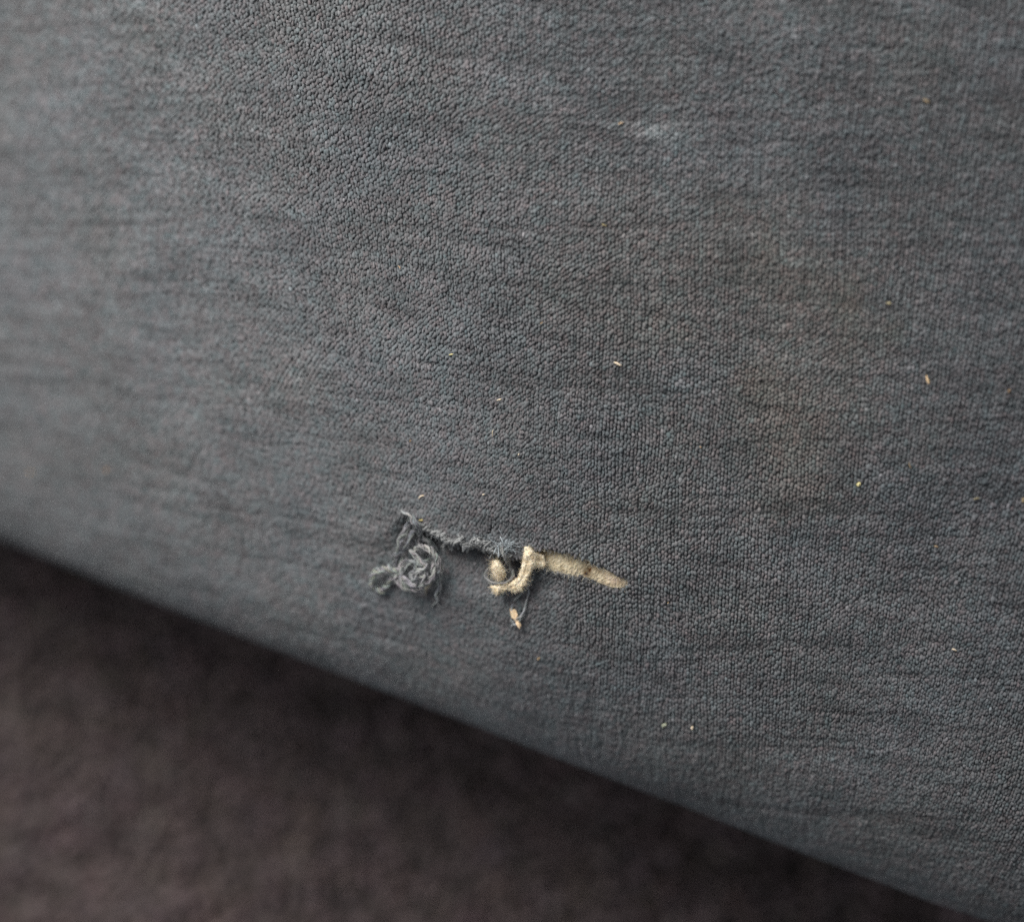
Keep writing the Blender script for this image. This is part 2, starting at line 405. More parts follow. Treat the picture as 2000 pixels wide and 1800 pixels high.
spk = rng.random(nb) < 0.004; cb[spk] *= 1.55
wale = np.clip(noise3(np.stack([C0 * 1.37 + 0.31, R0 * 0.10, C0 * 0 + 2.2], -1), 1.0, 91) - 0.10, 0, None)      # some columns drawn in
row = np.clip(noise3(np.stack([np.floor(C0 / 2) * 0.06, R0 * 0.93 + 0.2, C0 * 0 + 5.1], -1), 1.0, 93) - 0.12, 0, None)   # and some rows
lift = rng.normal(0, 0.05, nb) - 0.13 * wale - 0.20 * row
cb *= (1 - 0.13 * wale - 0.26 * row)[:, None]  # shade in the drawn-in columns and rows also put into the dye
ra = ra * (1 - 0.25 * wale)
v, pl, c = beads(Pb + N * (0.20 + lift)[:, None], A2, B2, N, ra, rb, rn, tilt, np.clip(cb, 0.015, 0.6), jit=0.19)
loops = build("knit_loops", v, pl, M_KNIT, sofa, col=c, label="grey chenille stitches of the upholstery cloth", kind="stuff")

# loose fibre ends standing up out of the stitches
nh_ = 46000
ki = rng.choice(nb, nh_, replace=False)
d0 = A2[ki] * rng.normal(0, 1, (nh_, 1)) + B2[ki] * rng.normal(0, 1, (nh_, 1)) + N[ki] * np.abs(rng.normal(0.25, 0.3, (nh_, 1)))
d0 /= np.linalg.norm(d0, axis=1, keepdims=True); w0 = np.cross(d0, N[ki]); w0 /= np.linalg.norm(w0, axis=1, keepdims=True) + 1e-9
ln = rng.uniform(0.25, 0.75, (nh_, 1)); hw = rng.uniform(0.018, 0.042, (nh_, 1)); r0 = Pb[ki] + N[ki] * (0.20 + 0.16 * sz[ki])[:, None] + (A2[ki] * rng.normal(0, .2, (nh_, 1)) + B2[ki] * rng.normal(0, .25, (nh_, 1)))
mid = r0 + d0 * ln * 0.5 + N[ki] * ln * 0.18; tip = r0 + d0 * ln + (A2[ki] * rng.normal(0, .12, (nh_, 1)) + B2[ki] * rng.normal(0, .12, (nh_, 1)))
fv = np.stack([r0 - w0 * hw, r0 + w0 * hw, mid + w0 * hw * .9 + N[ki] * .02, mid - w0 * hw * .9, tip], 1).reshape(-1, 3)
o5 = (np.arange(nh_) * 5)[:, None]
build("fibre_ends", fv, [o5 + np.array([[0, 1, 2, 3]]), o5 + np.array([[3, 2, 4]])], M_KNIT, sofa, col=np.repeat(np.clip(cb[ki] * rng.uniform(0.9, 1.7, (nh_, 1)), 0.02, .5), 5, 0), label="fine fibre ends fuzzing the stitches", kind="stuff")

# ------------------------------------------------------------------ threads, yarns, fuzz
def spline(ctrl, step=0.12):
    c = np.asarray(ctrl, float)
    c = np.concatenate([[2 * c[0] - c[1]], c, [2 * c[-1] - c[-2]]])
    out = []
    for i in range(1, len(c) - 2):
        p0, p1, p2, p3 = c[i-1], c[i], c[i+1], c[i+2]
        n = max(3, int(np.linalg.norm(p2 - p1) / step))
        t = np.linspace(0, 1, n, endpoint=False)[:, None]
        out.append(0.5 * ((2 * p1) + (-p0 + p2) * t + (2*p0 - 5*p1 + 4*p2 - p3) * t**2 + (-p0 + 3*p1 - 3*p2 + p3) * t**3))
    out.append(c[-2][None])
    return np.concatenate(out)
def frames(C):
    T = np.gradient(C, axis=0); T /= np.linalg.norm(T, axis=1, keepdims=True) + 1e-9
    X = np.zeros_like(C); x = np.cross(T[0], [0, 0, 1.0])
    if np.linalg.norm(x) < 1e-3: x = np.cross(T[0], [0, 1.0, 0])
    x /= np.linalg.norm(x)
    for i in range(len(C)):
        x = x - T[i] * (x @ T[i]); x /= np.linalg.norm(x) + 1e-9; X[i] = x
    return T, X, np.cross(T, X)
def tube(C, r, nseg=5, cap=True):
    C = np.asarray(C); r = np.broadcast_to(r, (len(C),)); T, X, Y = frames(C)
    a = np.arange(nseg) * 2 * math.pi / nseg
    V = C[:, None] + r[:, None, None] * (np.cos(a)[None, :, None] * X[:, None] + np.sin(a)[None, :, None] * Y[:, None])
    n = len(C); i = np.arange(n - 1)[:, None]; j = np.arange(nseg)[None]; k = (j + 1) % nseg
    q = np.stack([i * nseg + j, i * nseg + k, (i + 1) * nseg + k, (i + 1) * nseg + j], -1).reshape(-1, 4)
    V = V.reshape(-1, 3)
    t = []
    if cap:
        V = np.concatenate([V, C[:1], C[-1:]])
        jj = np.arange(nseg); kk = (jj + 1) % nseg
        t = np.concatenate([np.stack([kk, jj, np.full(nseg, n * nseg)], -1), np.stack([(n-1)*nseg + jj, (n-1)*nseg + kk, np.full(nseg, n * nseg + 1)], -1)])
    return V, q, t
class Bag:
    def __init__(self): self.V = []; self.q = []; self.t = []; self.c = []; self.n = 0
    def add(self, V, q, t, col):
        self.V.append(V); self.q.append(np.asarray(q) + self.n)
        if len(t): self.t.append(np.asarray(t) + self.n)
        self.c.append(np.broadcast_to(col, (len(V), 3))); self.n += len(V)
    def make(self, name, mat, parent, **tags):
        pl = [np.concatenate(self.q)] + ([np.concatenate(self.t)] if self.t else [])
        return build(name, np.concatenate(self.V), pl, mat, parent, col=np.concatenate(self.c), **tags)
def yarn_bag(ctrl, rad, nfil=9, fil=0.085, twist=1.6, col=(0.17, 0.18, 0.19), flat=1.0, spread_end=0.0, seed=0, step=0.14, nseg=4, wob=0.22, mess=0.0):
    """ctrl rows: picture x, picture y, height above the cloth in mm; a yarn of many twisted filaments"""
    ctrl = np.asarray(ctrl, float); base = on_cloth(ctrl[:, :2]); base[:, 2] += ctrl[:, 2]
    C = spline(base, step)
    if mess: C = C + mess * np.stack([fbm(C + 9.0 * seed, 2.6, 200 + q_, 2) for q_ in range(3)], -1) * np.array([1, 1, 0.7])
    T, X, Y = frames(C); L = np.concatenate([[0], np.cumsum(np.linalg.norm(np.diff(C, axis=0), axis=1))])
    r = np.random.default_rng(100 + seed); bag = Bag(); u = L / L[-1]
    rad = np.interp(u, np.linspace(0, 1, len(np.atleast_1d(rad))), np.atleast_1d(rad)) if np.ndim(rad) else np.full(len(C), rad)
    for k in range(nfil):
        ph = 2 * math.pi * k / nfil + r.uniform(-0.4, 0.4); rr = (0.25 if k % 4 == 0 else 0.85) * r.uniform(0.85, 1.15)
        a = ph + twist * L + 0.9 * np.sin(L * r.uniform(0.5, 1.4) + r.uniform(0, 6))
        q = C + (rad * rr * np.cos(a))[:, None] * X + (rad * rr * np.sin(a) * flat)[:, None] * Y
        amp = wob * rad * (1 + spread_end * np.clip((u - 0.75) * 4, 0, 1) * 3)
        q = q + amp[:, None] * np.stack([noise3(np.stack([L, L * 0 + k * 7.3, L * 0 + s * 3.1], -1), 0.9, 70 + seed) for s in range(3)], -1)
        fr = fil * r.uniform(0.75, 1.25) * (0.75 + 0.25 * np.sin(np.pi * np.clip(u * 1.0, 0.05, 0.95)))
        cc = np.array(col) * r.uniform(0.75, 1.3) * (1 + 0.05 * r.normal(size=3))
        V, qd, t = tube(q, fr, nseg); bag.add(V, qd, t, cc)
    return bag, C
def hairs(bag, roots, dirs, length, rad=0.022, curl=0.5, col=(0.3, 0.32, 0.33), nseg=3, seed=1):
    r = np.random.default_rng(seed)
    for p, d in zip(roots, dirs):
        d = d / (np.linalg.norm(d) + 1e-9); ln = length * r.uniform(0.4, 1.3); n = 7
        bend = r.normal(0, curl, 3); bend2 = r.normal(0, curl * 0.6, 3)
        t = np.linspace(0, 1, n)[:, None]
        C = p + ln * (d * t + bend * t ** 2 * 0.6 + bend2 * np.sin(t * 5) * 0.15)
        V, q, tt = tube(C, rad * (1 - 0.6 * t[:, 0]), nseg, False); bag.add(V, q, tt, np.array(col) * r.uniform(0.7, 1.25))

tangle = empty("thread_tangle", on_cloth([(815, 1120)])[0], label="tangled clump of pulled grey yarn curled into a ring", cat="yarn tangle")
G1 = (0.158, 0.161, 0.163); G2 = (0.226, 0.229, 0.223); G3 = (0.142, 0.146, 0.151); G4 = (0.180, 0.186, 0.186)
yarns = [
  # left leg, two strands side by side
  ([(810, 1008, .3), (801, 1022, .9), (793, 1040, 1.4), (783, 1060, 1.8), (774, 1078, 1.6), (770, 1094, .7)], .42, 11, G1, 0.8),
  ([(813, 1012, .4), (806, 1034, 1.3), (796, 1054, 1.6), (786, 1072, 1.5), (779, 1088, 1.0), (775, 1102, .3)], .40, 10, G1, 0.8),
  # right leg
  ([(809, 1008, .4), (815, 1022, 1.0), (823, 1038, 1.3), (832, 1054, 1.2), (842, 1068, .8), (850, 1078, .4)], .50, 12, G3, 0.6),
  ([(806, 1020, .3), (812, 1042, .6), (820, 1062, .6), (826, 1078, .5)], .55, 10, G3, 0.5),
  # the big arc over the top right of the ring
  ([(807, 1075, 2.0), (818, 1069, 2.5), (834, 1069, 2.8), (848, 1077, 2.9), (857, 1090, 2.7), (862, 1104, 2.2), (864, 1116, 1.6), (860, 1130, 1.1)], (.30, .42, .46, .40, .22), 12, G2, 1.2),
  ([(830, 1072, 2.2), (845, 1081, 2.3), (853, 1096, 2.1), (855, 1112, 1.9), (848, 1130, 1.7)], .28, 8, G4, 1.5),
  # the leaf-like flattened loop
  ([(804, 1074, 2.4), (811, 1082, 2.8), (821, 1090, 2.8), (832, 1092, 2.4), (840, 1090, 1.6)], (.20, .48, .52, .40, .2), 12, G2, 0.4),
  # ring
  ([(788, 1093, 1.3), (782, 1108, 1.8), (779, 1124, 2.0), (786, 1136, 2.2), (798, 1145, 2.2), (813, 1147, 2.1), (829, 1141, 2.1), (840, 1131, 2.2), (847, 1116, 2.3), (849, 1104, 2.0), (843, 1092, 1.6)], (.34, .42, .44, .36, .34), 11, G2, 1.6),
  ([(796, 1092, 1.0), (787, 1104, 1.5), (785, 1120, 2.4), (795, 1133, 2.8), (808, 1140, 2.7), (824, 1136, 2.4), (836, 1124, 2.0)], .32, 9, G4, 1.8),
  # scribble inside the ring
  ([(796, 1122, 1.2), (794, 1108, 2.2), (804, 1098, 2.7), (813, 1101, 2.9), (811, 1112, 2.6), (803, 1120, 2.7), (808, 1130, 2.9), (820, 1128, 2.6)], .30, 8, G4, 1.2),
  ([(806, 1138, 1.8), (815, 1130, 2.7), (817, 1118, 3.0), (825, 1110, 3.0), (836, 1112, 2.6), (838, 1122, 2.2)], .28, 8, G2, 1.4),
  ([(822, 1094, 1.6), (830, 1100, 2.5), (826, 1108, 2.9), (816, 1107, 2.5), (820, 1117, 2.2), (831, 1119, 2.8), (829, 1131, 2.6)], .24, 7, G2, 1.6),
  ([(783, 1119, 1.8), (793, 1127, 2.9), (803, 1136, 3.1), (817, 1141, 2.8)], .30, 8, G2, 1.1),
  # loop to the left
  ([(788, 1110, 1.4), (776, 1107, 1.7), (763, 1108, 1.8), (750, 1112, 1.7), (738, 1119, 1.6), (730, 1129, 1.3), (727, 1140, .9), (733, 1149, .7), (746, 1150, .7), (757, 1142, .8), (767, 1131, .9), (779, 1122, 1.1)], (.44, .50, .50, .46, .40, .44), 11, G2, 1.8),
  # thin strand hanging down at the right, fraying
  ([(862, 1112, 1.8), (862, 1124, 1.5), (858, 1138, 1.2), (856, 1152, .9), (852, 1162, .8), (854, 1172, .6), (850, 1182, .5), (847, 1191, .3)], (.20, .17, .14, .12, .10), 6, G2, 1.0),
  ([(860, 1128, 1.2), (864, 1142, .9), (860, 1158, .6), (857, 1176, .4), (860, 1189, .3)], (.10, .08, .06), 4, G4, 1.0),
  # pale bit under the ring
  ([(842, 1134, 1.2), (839, 1146, .9), (835, 1156, .6), (834, 1164, .4)], (.20, .16, .10), 6, (0.33, 0.29, 0.24), 1.0),
  # wisps at the apex
  ([(788, 995, .3), (793, 1003, .5), (802, 1007, .6), (811, 1012, .5)], (.08, .18, .25), 6, G2, 1.0),
]
fz = Bag()
for i, (ct, rad, nf_, col, tw) in enumerate(yarns):
    bag, C = yarn_bag(np.array(ct) * [1, 1, 1.7] + [0, 0, .3], np.array(rad) * 1.2 if np.ndim(rad) else float(rad) * 1.2, nf_, 0.125, tw, np.array(col) * 1.42, seed=i, wob=0.38, mess=0.55)
    bag.make("yarn", M_YARN, tangle)
    r = np.random.default_rng(300 + i); k = r.integers(0, len(C), max(10, len(C) // 3)); dd = r.normal(size=(len(k), 3)); dd[:, 2] = np.abs(dd[:, 2]) * 0.6
    hairs(fz, C[k] + 0.25 * dd / np.linalg.norm(dd, axis=1, keepdims=True), dd, 1.1, 0.022, 0.7, (0.30, 0.31, 0.31), seed=i)
fz.make("fuzz", M_YARN, tangle, kind="stuff")

# ------------------------------------------------------------------ the rip: frayed edge, wadding, flap
fr = Bag(); r = np.random.default_rng(5)
L_ = np.linalg.norm(np.diff(RIP, axis=0), axis=1); acc = np.concatenate([[0], np.cumsum(L_)])
for i in range(300):
    big = i >= 230
    a = r.uniform(0.08, 0.80) * acc[-1]; j = np.searchsorted(acc, a) - 1; tt = (a - acc[j]) / L_[j]
    p = RIP[j] + tt * (RIP[j + 1] - RIP[j]); w = abs(r.normal(0, 6)) * (0.35 + 1.1 * (0.5 + 0.5 * math.sin(a * 0.19) * math.sin(a * 0.071 + 1))) * (1 + 0.5 * (a / acc[-1] > .6))
    q = p + np.array([r.normal(0, 2.5), -w + 2])
    n_ = r.uniform(9, 17) if big else r.uniform(4, 11); an = r.uniform(-2.4, 0.9) if r.random() < .8 else r.uniform(0, 6.28)
    d = np.array([math.cos(an), -math.sin(an)]) * n_
    ct = [(q[0], q[1], 0.35), (q[0] + d[0] * .4 + r.normal(0, 1.5), q[1] + d[1] * .4 + r.normal(0, 1.5), 0.9 + r.uniform(0, .6)), (q[0] + d[0], q[1] + d[1], r.uniform(0.3, 1.0))]
    if r.random() < .5: ct.append((q[0] + d[0] * .6 + r.normal(0, 3), q[1] + d[1] * .6 + r.normal(0, 3), 0.5))
    ct = np.array(ct); base = on_cloth(ct[:, :2]); base[:, 2] = base[:, 2].max() * 0.75 + base[:, 2] * 0.25 + ct[:, 2] * 0.7
    V, qd, t = tube(spline(base, 0.12), r.uniform(0.12, 0.24) if big else r.uniform(0.06, 0.17), 6); fr.add(V, qd, t, np.array([0.27, 0.275, 0.27]) * r.uniform(0.6, 1.5))
fr.make("frayed_edge", M_YARN, sofa, label="frayed loops along the lifted edge of the rip", kind="stuff")

# fluffy grey tuft at the end of the frayed edge
tf = Bag(); r = np.random.default_rng(9)
for i in range(90):
    c0 = np.array([988 + r.normal(0, 9), 1066 + r.normal(0, 6)])
    p = on_cloth([c0])[0]; p[2] = -0.2 + r.uniform(0.0, 1.6) + on_cloth([(985, 1052)])[0][2]
    d = r.normal(size=3); n_ = 8; t = np.linspace(0, 1, n_)[:, None]
    C = p + 0.8 * r.uniform(.5, 1.6) * (d / np.linalg.norm(d) * t + r.normal(0, .8, 3) * t ** 2 + r.normal(0, .3, 3) * np.sin(4 * t))
    V, q, tt = tube(C, r.uniform(0.03, 0.085), 4); tf.add(V, q, tt, np.array([0.29, 0.325, 0.34]) * r.uniform(.6, 1.6))
tf.make("fluff", M_YARN, sofa, label="pale bluish tuft of fluff at the end of the frayed edge", kind="stuff")

def lumpy_tube(ctrl, w, h, nseg=18, step=0.10, amp=0.16, seed=0, up=None):
    ctrl = np.asarray(ctrl, float); base = on_cloth(ctrl[:, :2]); base[:, 2] += ctrl[:, 2]
    C = spline(base, step); u = np.linspace(0, 1, len(C)); T = np.gradient(C, axis=0); T /= np.linalg.norm(T, axis=1, keepdims=True)
    Z = np.tile([0, 0, 1.0], (len(C), 1)); X = np.cross(T, Z); X /= np.linalg.norm(X, axis=1, keepdims=True); Y = np.cross(X, T)
    W = np.interp(u, np.linspace(0, 1, len(w)), w); H = np.interp(u, np.linspace(0, 1, len(h)), h)
    a = np.arange(nseg) * 2 * math.pi / nseg
    V = C[:, None] + (W[:, None] * np.cos(a))[..., None] * X[:, None] + (H[:, None] * np.sin(a))[..., None] * Y[:, None]
    nrm = V - C[:, None]; nrm /= np.linalg.norm(nrm, axis=-1, keepdims=True) + 1e-9
    V = V + nrm * (amp * fbm(V, 0.9, seed, 4))[..., None] + nrm * (0.45 * amp * noise3(V, 0.22, seed + 5))[..., None]
    n = len(C); i = np.arange(n - 1)[:, None]; j = np.arange(nseg)[None]; k = (j + 1) % nseg
    q = np.stack([i * nseg + j, i * nseg + k, (i + 1) * nseg + k, (i + 1) * nseg + j], -1).reshape(-1, 4)
    Vv = np.concatenate([V.reshape(-1, 3), C[:1], C[-1:]]); jj = np.arange(nseg); kk = (jj + 1) % nseg
    t = np.concatenate([np.stack([kk, jj, np.full(nseg, n * nseg)], -1), np.stack([(n-1)*nseg + jj, (n-1)*nseg + kk, np.full(nseg, n * nseg + 1)], -1)])
    return Vv, q, t, nrm.reshape(-1, 3)

# beige padding that shows in the slit
gu = np.linspace(1022, 1232, 300); gv = np.linspace(1060, 1156, 150)
QX, QY = np.meshgrid(gu, gv, indexing='ij')
_u, _v = find(np.stack([QX.ravel(), QY.ravel()], -1)); Pp, _ = base_point(_u, _v)
Pp[:, 2] = Pp[:, 2] - 0.65 + 0.16 * fbm(Pp * np.array([1, 0.55, 1]), 1.5, 71, 4) + 0.10 * noise3(Pp, 0.3, 73)
pxx = np.stack([QX.ravel(), QY.ravel()], -1)
ih = inside(pxx, HOLE); dh, _, _ = poly_dist(pxx, HOLE, True)
Pp[:, 2] += np.where(ih, 0, -0.9 * sstep(2, 12, dh))
upper = HOLE[:14]; du, sdu, _ = poly_dist(pxx, upper)
Pp[:, 2] -= np.where(ih, 0.7 * np.exp(-du / 7.0) * sstep(1230, 1090, pxx[:, 0]), 0)
Pp[:, 2] += np.where(ih, 0.5 * sstep(1146, 1160, pxx[:, 0] + (pxx[:, 1] - 1110) * 0.55), 0)
cpad = np.ones((len(Pp), 3))
def blotch(cx, cy, rx, ry, f, col):
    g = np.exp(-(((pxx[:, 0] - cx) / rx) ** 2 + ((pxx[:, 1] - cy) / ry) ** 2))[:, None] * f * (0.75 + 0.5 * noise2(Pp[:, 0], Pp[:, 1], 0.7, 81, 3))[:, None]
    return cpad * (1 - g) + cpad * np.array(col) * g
cpad = blotch(1153, 1107, 9, 17, 1.3, (0.25, 0.18, 0.12)); cpad = blotch(1168, 1112, 9, 6, .8, (0.55, 0.45, 0.36)); cpad = blotch(1058, 1083, 18, 10, 1.2, (0.32, 0.26, 0.18))  # dark diagonal paints the fold step's shadow; top left, the lip's shade
cpad = blotch(1145, 1122, 7, 10, 1.3, (0.28, 0.21, 0.14)); cpad = blotch(1202, 1131, 26, 14, .95, (0.95, 0.86, 0.92)); cpad = cpad * 1.0  # lower end of that painted fold shadow, then a pinkish tip tint
idx = np.arange(len(Pp)).reshape(QX.shape)
q = np.stack([idx[:-1, :-1], idx[1:, :-1], idx[1:, 1:], idx[:-1, 1:]], -1).reshape(-1, 4)[:, ::-1]
keepq = (dh[q].min(1) < 14) | ih[q].any(1); q = q[keepq]
pad = build("padding", Pp, [q], M_PAD, sofa, col=cpad, label="beige padding showing through the long slit")

def nearest_on(p, poly):
    best = np.full(len(p), 1e9); out = p.copy()
    for i in range(len(poly)):
        a = poly[i]; d = poly[(i + 1) % len(poly)] - a; t = np.clip(((p - a) @ d) / (d @ d), 0, 1); q = a + t[:, None] * d
        dd = np.linalg.norm(p - q, axis=1); w = dd < best; best[w] = dd[w]; out[w] = q[w]
    return out, best
def slab(outline, rise, thick, seed, res=0.8, round_px=7.0, crease=None):
    """a soft torn piece of wadding: its outline lies over the given places of the cloth, with a domed fibrous top and an underside"""
    o = np.asarray(outline, float)
    o = spline(np.concatenate([o, o[:1]]), 1.2)[:-1]
    r = np.random.default_rng(seed)
    o = o + np.stack([noise2(o[:, 0], o[:, 1], 3.0, seed, 2), noise2(o[:, 0], o[:, 1], 3.0, seed + 1, 2)], -1) * 1.3
    gx = np.arange(o[:, 0].min() - 2 * res, o[:, 0].max() + 2 * res, res); gy = np.arange(o[:, 1].min() - 2 * res, o[:, 1].max() + 2 * res, res)
    X, Y = np.meshgrid(gx, gy, indexing='ij'); p = np.stack([X.ravel(), Y.ravel()], -1)
    ins = inside(p, o); idx = np.arange(len(p)).reshape(X.shape)
    q = np.stack([idx[:-1, :-1], idx[:-1, 1:], idx[1:, 1:], idx[1:, :-1]], -1).reshape(-1, 4)
    q = q[ins[q].sum(1) >= 2]
    near, dist = nearest_on(p, o); p = np.where(ins[:, None], p, near); dist = np.where(ins, dist, 0)
    U, V = find(p); P, _ = base_point(U, V)
    dome = np.sqrt(np.clip(1 - (1 - np.clip(dist / round_px, 0, 1)) ** 2, 0, 1))
    h = rise(p) + thick * dome
    if crease is not None:
        dc, sd, _ = poly_dist(p, np.asarray(crease, float)); h = h - 0.16 * np.exp(-(dc / 1.8) ** 2) * np.clip(dist / 4, 0, 1)
    top = P.copy(); top[:, 2] += h + 0.20 * fbm(P, 1.1, seed + 2, 4) * (0.35 + 0.65 * dome) + 0.10 * noise3(P, 0.25, seed + 3)
    bot = P.copy(); bot[:, 2] += rise(p) - 0.35
    used = np.unique(q); mp = -np.ones(len(p), int); mp[used] = np.arange(len(used)); q = mp[q]; top = top[used]; bot = bot[used]; n = len(used)
    e = np.concatenate([q[:, [0, 1]], q[:, [1, 2]], q[:, [2, 3]], q[:, [3, 0]]]); key = {}
    for a, b in e.tolist(): key[(a, b)] = 1
    rim = np.array([(a, b) for (a, b) in key if (b, a) not in key])
    side = np.stack([rim[:, 1], rim[:, 0], rim[:, 0] + n, rim[:, 1] + n], -1)
    return np.concatenate([top, bot]), [q, q[:, ::-1] + n, side], top, p[used], dist[used]
def fleece(bag, top, dist, count, length, seed, push=(0, 0, 0), rad=0.028):
    r = np.random.default_rng(seed); w = np.where(dist < 2.5, 3.0, 1.0); k = r.choice(len(top), count, p=w / w.sum())
    d = r.normal(0, 0.8, (count, 3)); d[:, 2] = np.abs(d[:, 2]) * 0.7; d += np.array(push) * (r.random((count, 1)) < .6)
    hairs(bag, top[k], d, length, rad, .9, (1.0, 1.0, 1.0), seed=seed + 1)

# cream strip of wadding pulled out of the slit and hooked back, a J
JOUT = [(1024, 1066), (1022, 1072), (1023, 1081), (1020, 1093), (1018, 1106), (1014, 1119), (1008, 1128), (1000, 1133), (990, 1135), (980, 1137), (971, 1141), (958, 1143), (960, 1149), (965, 1155), (967, 1161), (973, 1161),
        (977, 1156), (985, 1153.5), (995, 1152), (1005, 1156), (1016, 1153), (1023, 1146), (1030, 1137), (1036, 1122), (1042, 1111), (1051, 1108), (1062, 1110), (1066, 1098), (1060, 1084), (1048, 1080), (1040, 1073), (1034, 1066)]
def j_rise(p):
    return 0.35 + 0.75 * sstep(1066, 1085, p[:, 1]) + 0.35 * sstep(1090, 1140, p[:, 1]) - 1.15 * sstep(1034, 1060, p[:, 0])
fl, pl, top, pp, dist = slab(JOUT, j_rise, 0.95, 91, crease=[(1029, 1074), (1031, 1092), (1026, 1112), (1018, 1130), (1006, 1143), (985, 1146)])
cj = np.ones((len(fl), 3)); g_ = np.exp(-(((pp[:, 0] - 1052) / 9) ** 2 + ((pp[:, 1] - 1084) / 5) ** 2)) * 0.6; cj[:len(pp)] *= (1 - g_)[:, None]  # shade under the slit's upper lip darkened into the flap's dye
flap = build("torn_flap", fl, pl, M_FOAM, sofa, col=cj, label="cream fleecy strip of wadding hooked out of the rip")
fb = Bag(); fleece(fb, top, dist, 1500, 0.45, 31)
fb.make("fuzz", M_FOAM, sofa, kind="stuff", label="short cream fibres on the hooked strip")

# round tuft of wadding
TOUT = [(963, 1094), (971, 1093), (979, 1098), (984, 1107), (988, 1115), (987, 1124), (981, 1131), (971, 1131), (964, 1124), (961, 1114), (960, 1103)]
bt, pl, top, pp, dist = slab(TOUT, lambda p: 1.3 + 0 * p[:, 0], 1.6, 97, round_px=12.0, crease=[(967, 1100), (974, 1112), (981, 1122)])
tuft = build("wadding_tuft", bt, pl, M_FOAM, sofa, col=np.ones((len(bt), 3)) * 1.04, label="round cream tuft of wadding left of the hooked strip")
hb = Bag(); fleece(hb, top, dist, 300, 1.0, 33, push=(-1.2, 0.5, 0.1), rad=0.022); fleece(hb, top, dist, 160, 0.4, 36)
hb.make("fuzz", M_FOAM, sofa, kind="stuff", label="fine cream hairs sticking out of the tuft")

# loose threads of the cover
threads = [
  ([(978, 1066, 1.4), (985, 1083, 2.6), (994, 1099, 3.4), (1001, 1115, 3.2), (999, 1128, 3.6), (988, 1136, 4.4), (973, 1139, 4.4), (960, 1137, 3.6), (951, 1130, 2.4), (949, 1120, 1.6), (954, 1110, 1.2)], (.40, .42, .36, .24, .14, .12, .10), 9, G4),
  ([(982, 1068, 1.2), (990, 1090, 2.6), (997, 1108, 2.8), (1003, 1126, 2.2)], .40, 9, G4),
  ([(957, 1108, .5), (951, 1122, .9), (954, 1136, 1.0), (962, 1147, .7)], .10, 5, G2),
  ([(1046, 1104, .8), (1041, 1120, 1.1), (1034, 1137, 1.2), (1027, 1149, 1.1), (1018, 1160, .9), (1008, 1168, .6)], (.17, .22, .26, .20), 7, (0.22, .24, .25)),
  ([(1030, 1146, .7), (1033, 1158, .8), (1030, 1166, .8), (1027, 1176, 1.0), (1026, 1186, 1.1), (1020, 1198, 1.3), (1014, 1208, 1.6), (1006, 1215, 1.4), (999, 1220, .7), (994, 1224, .3)], (.18, .15, .18, .14, .20, .18, .07), 6, (0.31, .34, .35)),
  ([(1003, 1180, .5), (1000, 1186, .8), (1000, 1196, .7), (998, 1206, .7), (1000, 1214, .8), (1005, 1222, .5)], (.26, .17, .14, .15, .24), 5, (0.28, .31, .32)),
  ([(1004, 1174, .3), (1010, 1167, .7), (1017, 1160, .6), (1025, 1152, .5)], (.24, .30, .16), 7, (0.21, .23, .235)),
  ([(1000, 1218, .5), (1004, 1214, .8), (1009, 1207, 1.5), (1017, 1201, 1.2)], .16, 6, (0.30, .30, .29)),
  ([(1040, 1106, .5), (1050, 1107, .7), (1058, 1109, .7), (1070, 1113, .5)], (.10, .12, .06), 5, (0.33, .35, .36)),
]
hz = Bag()
for i, (ct, rad, nf_, col) in enumerate(threads):
    bag, C = yarn_bag(ct, rad if np.ndim(rad) else float(rad), nf_, 0.066, 1.4, np.array(col) * np.array([1.38, 1.32, 1.27]), seed=40 + i, mess=0.3, step=0.12)
    bag.make("loose_thread", M_YARN, sofa)
    r = np.random.default_rng(500 + i); k = r.integers(0, len(C), max(5, len(C) // 8)); dd = r.normal(size=(len(k), 3))
    hairs(hz, C[k], dd, 0.9, 0.018, .6, (0.28, 0.3, 0.3), seed=60 + i)
# short fibres round the lips of the slit
r = np.random.default_rng(77)
for i in range(460):
    j = r.integers(0, len(HOLE)); p = HOLE[j] + r.random() * (HOLE[(j + 1) % len(HOLE)] - HOLE[j])
    root = on_cloth([p + r.normal(0, 1.5, 2)], 0.0)[0]; root[2] = base_point(*[q_[0] for q_ in find([p])])[0][2] + r.uniform(0.1, 0.6)
    hairs(hz, [root], [np.array([r.normal(), r.normal(), .4])], 0.85, 0.030, .7, (0.22, 0.23, 0.235) if r.random() < .6 else (.62, .55, .40), seed=900 + i)
hz.make("fuzz", M_YARN, sofa, kind="stuff", label="stray grey fibres round the rip")

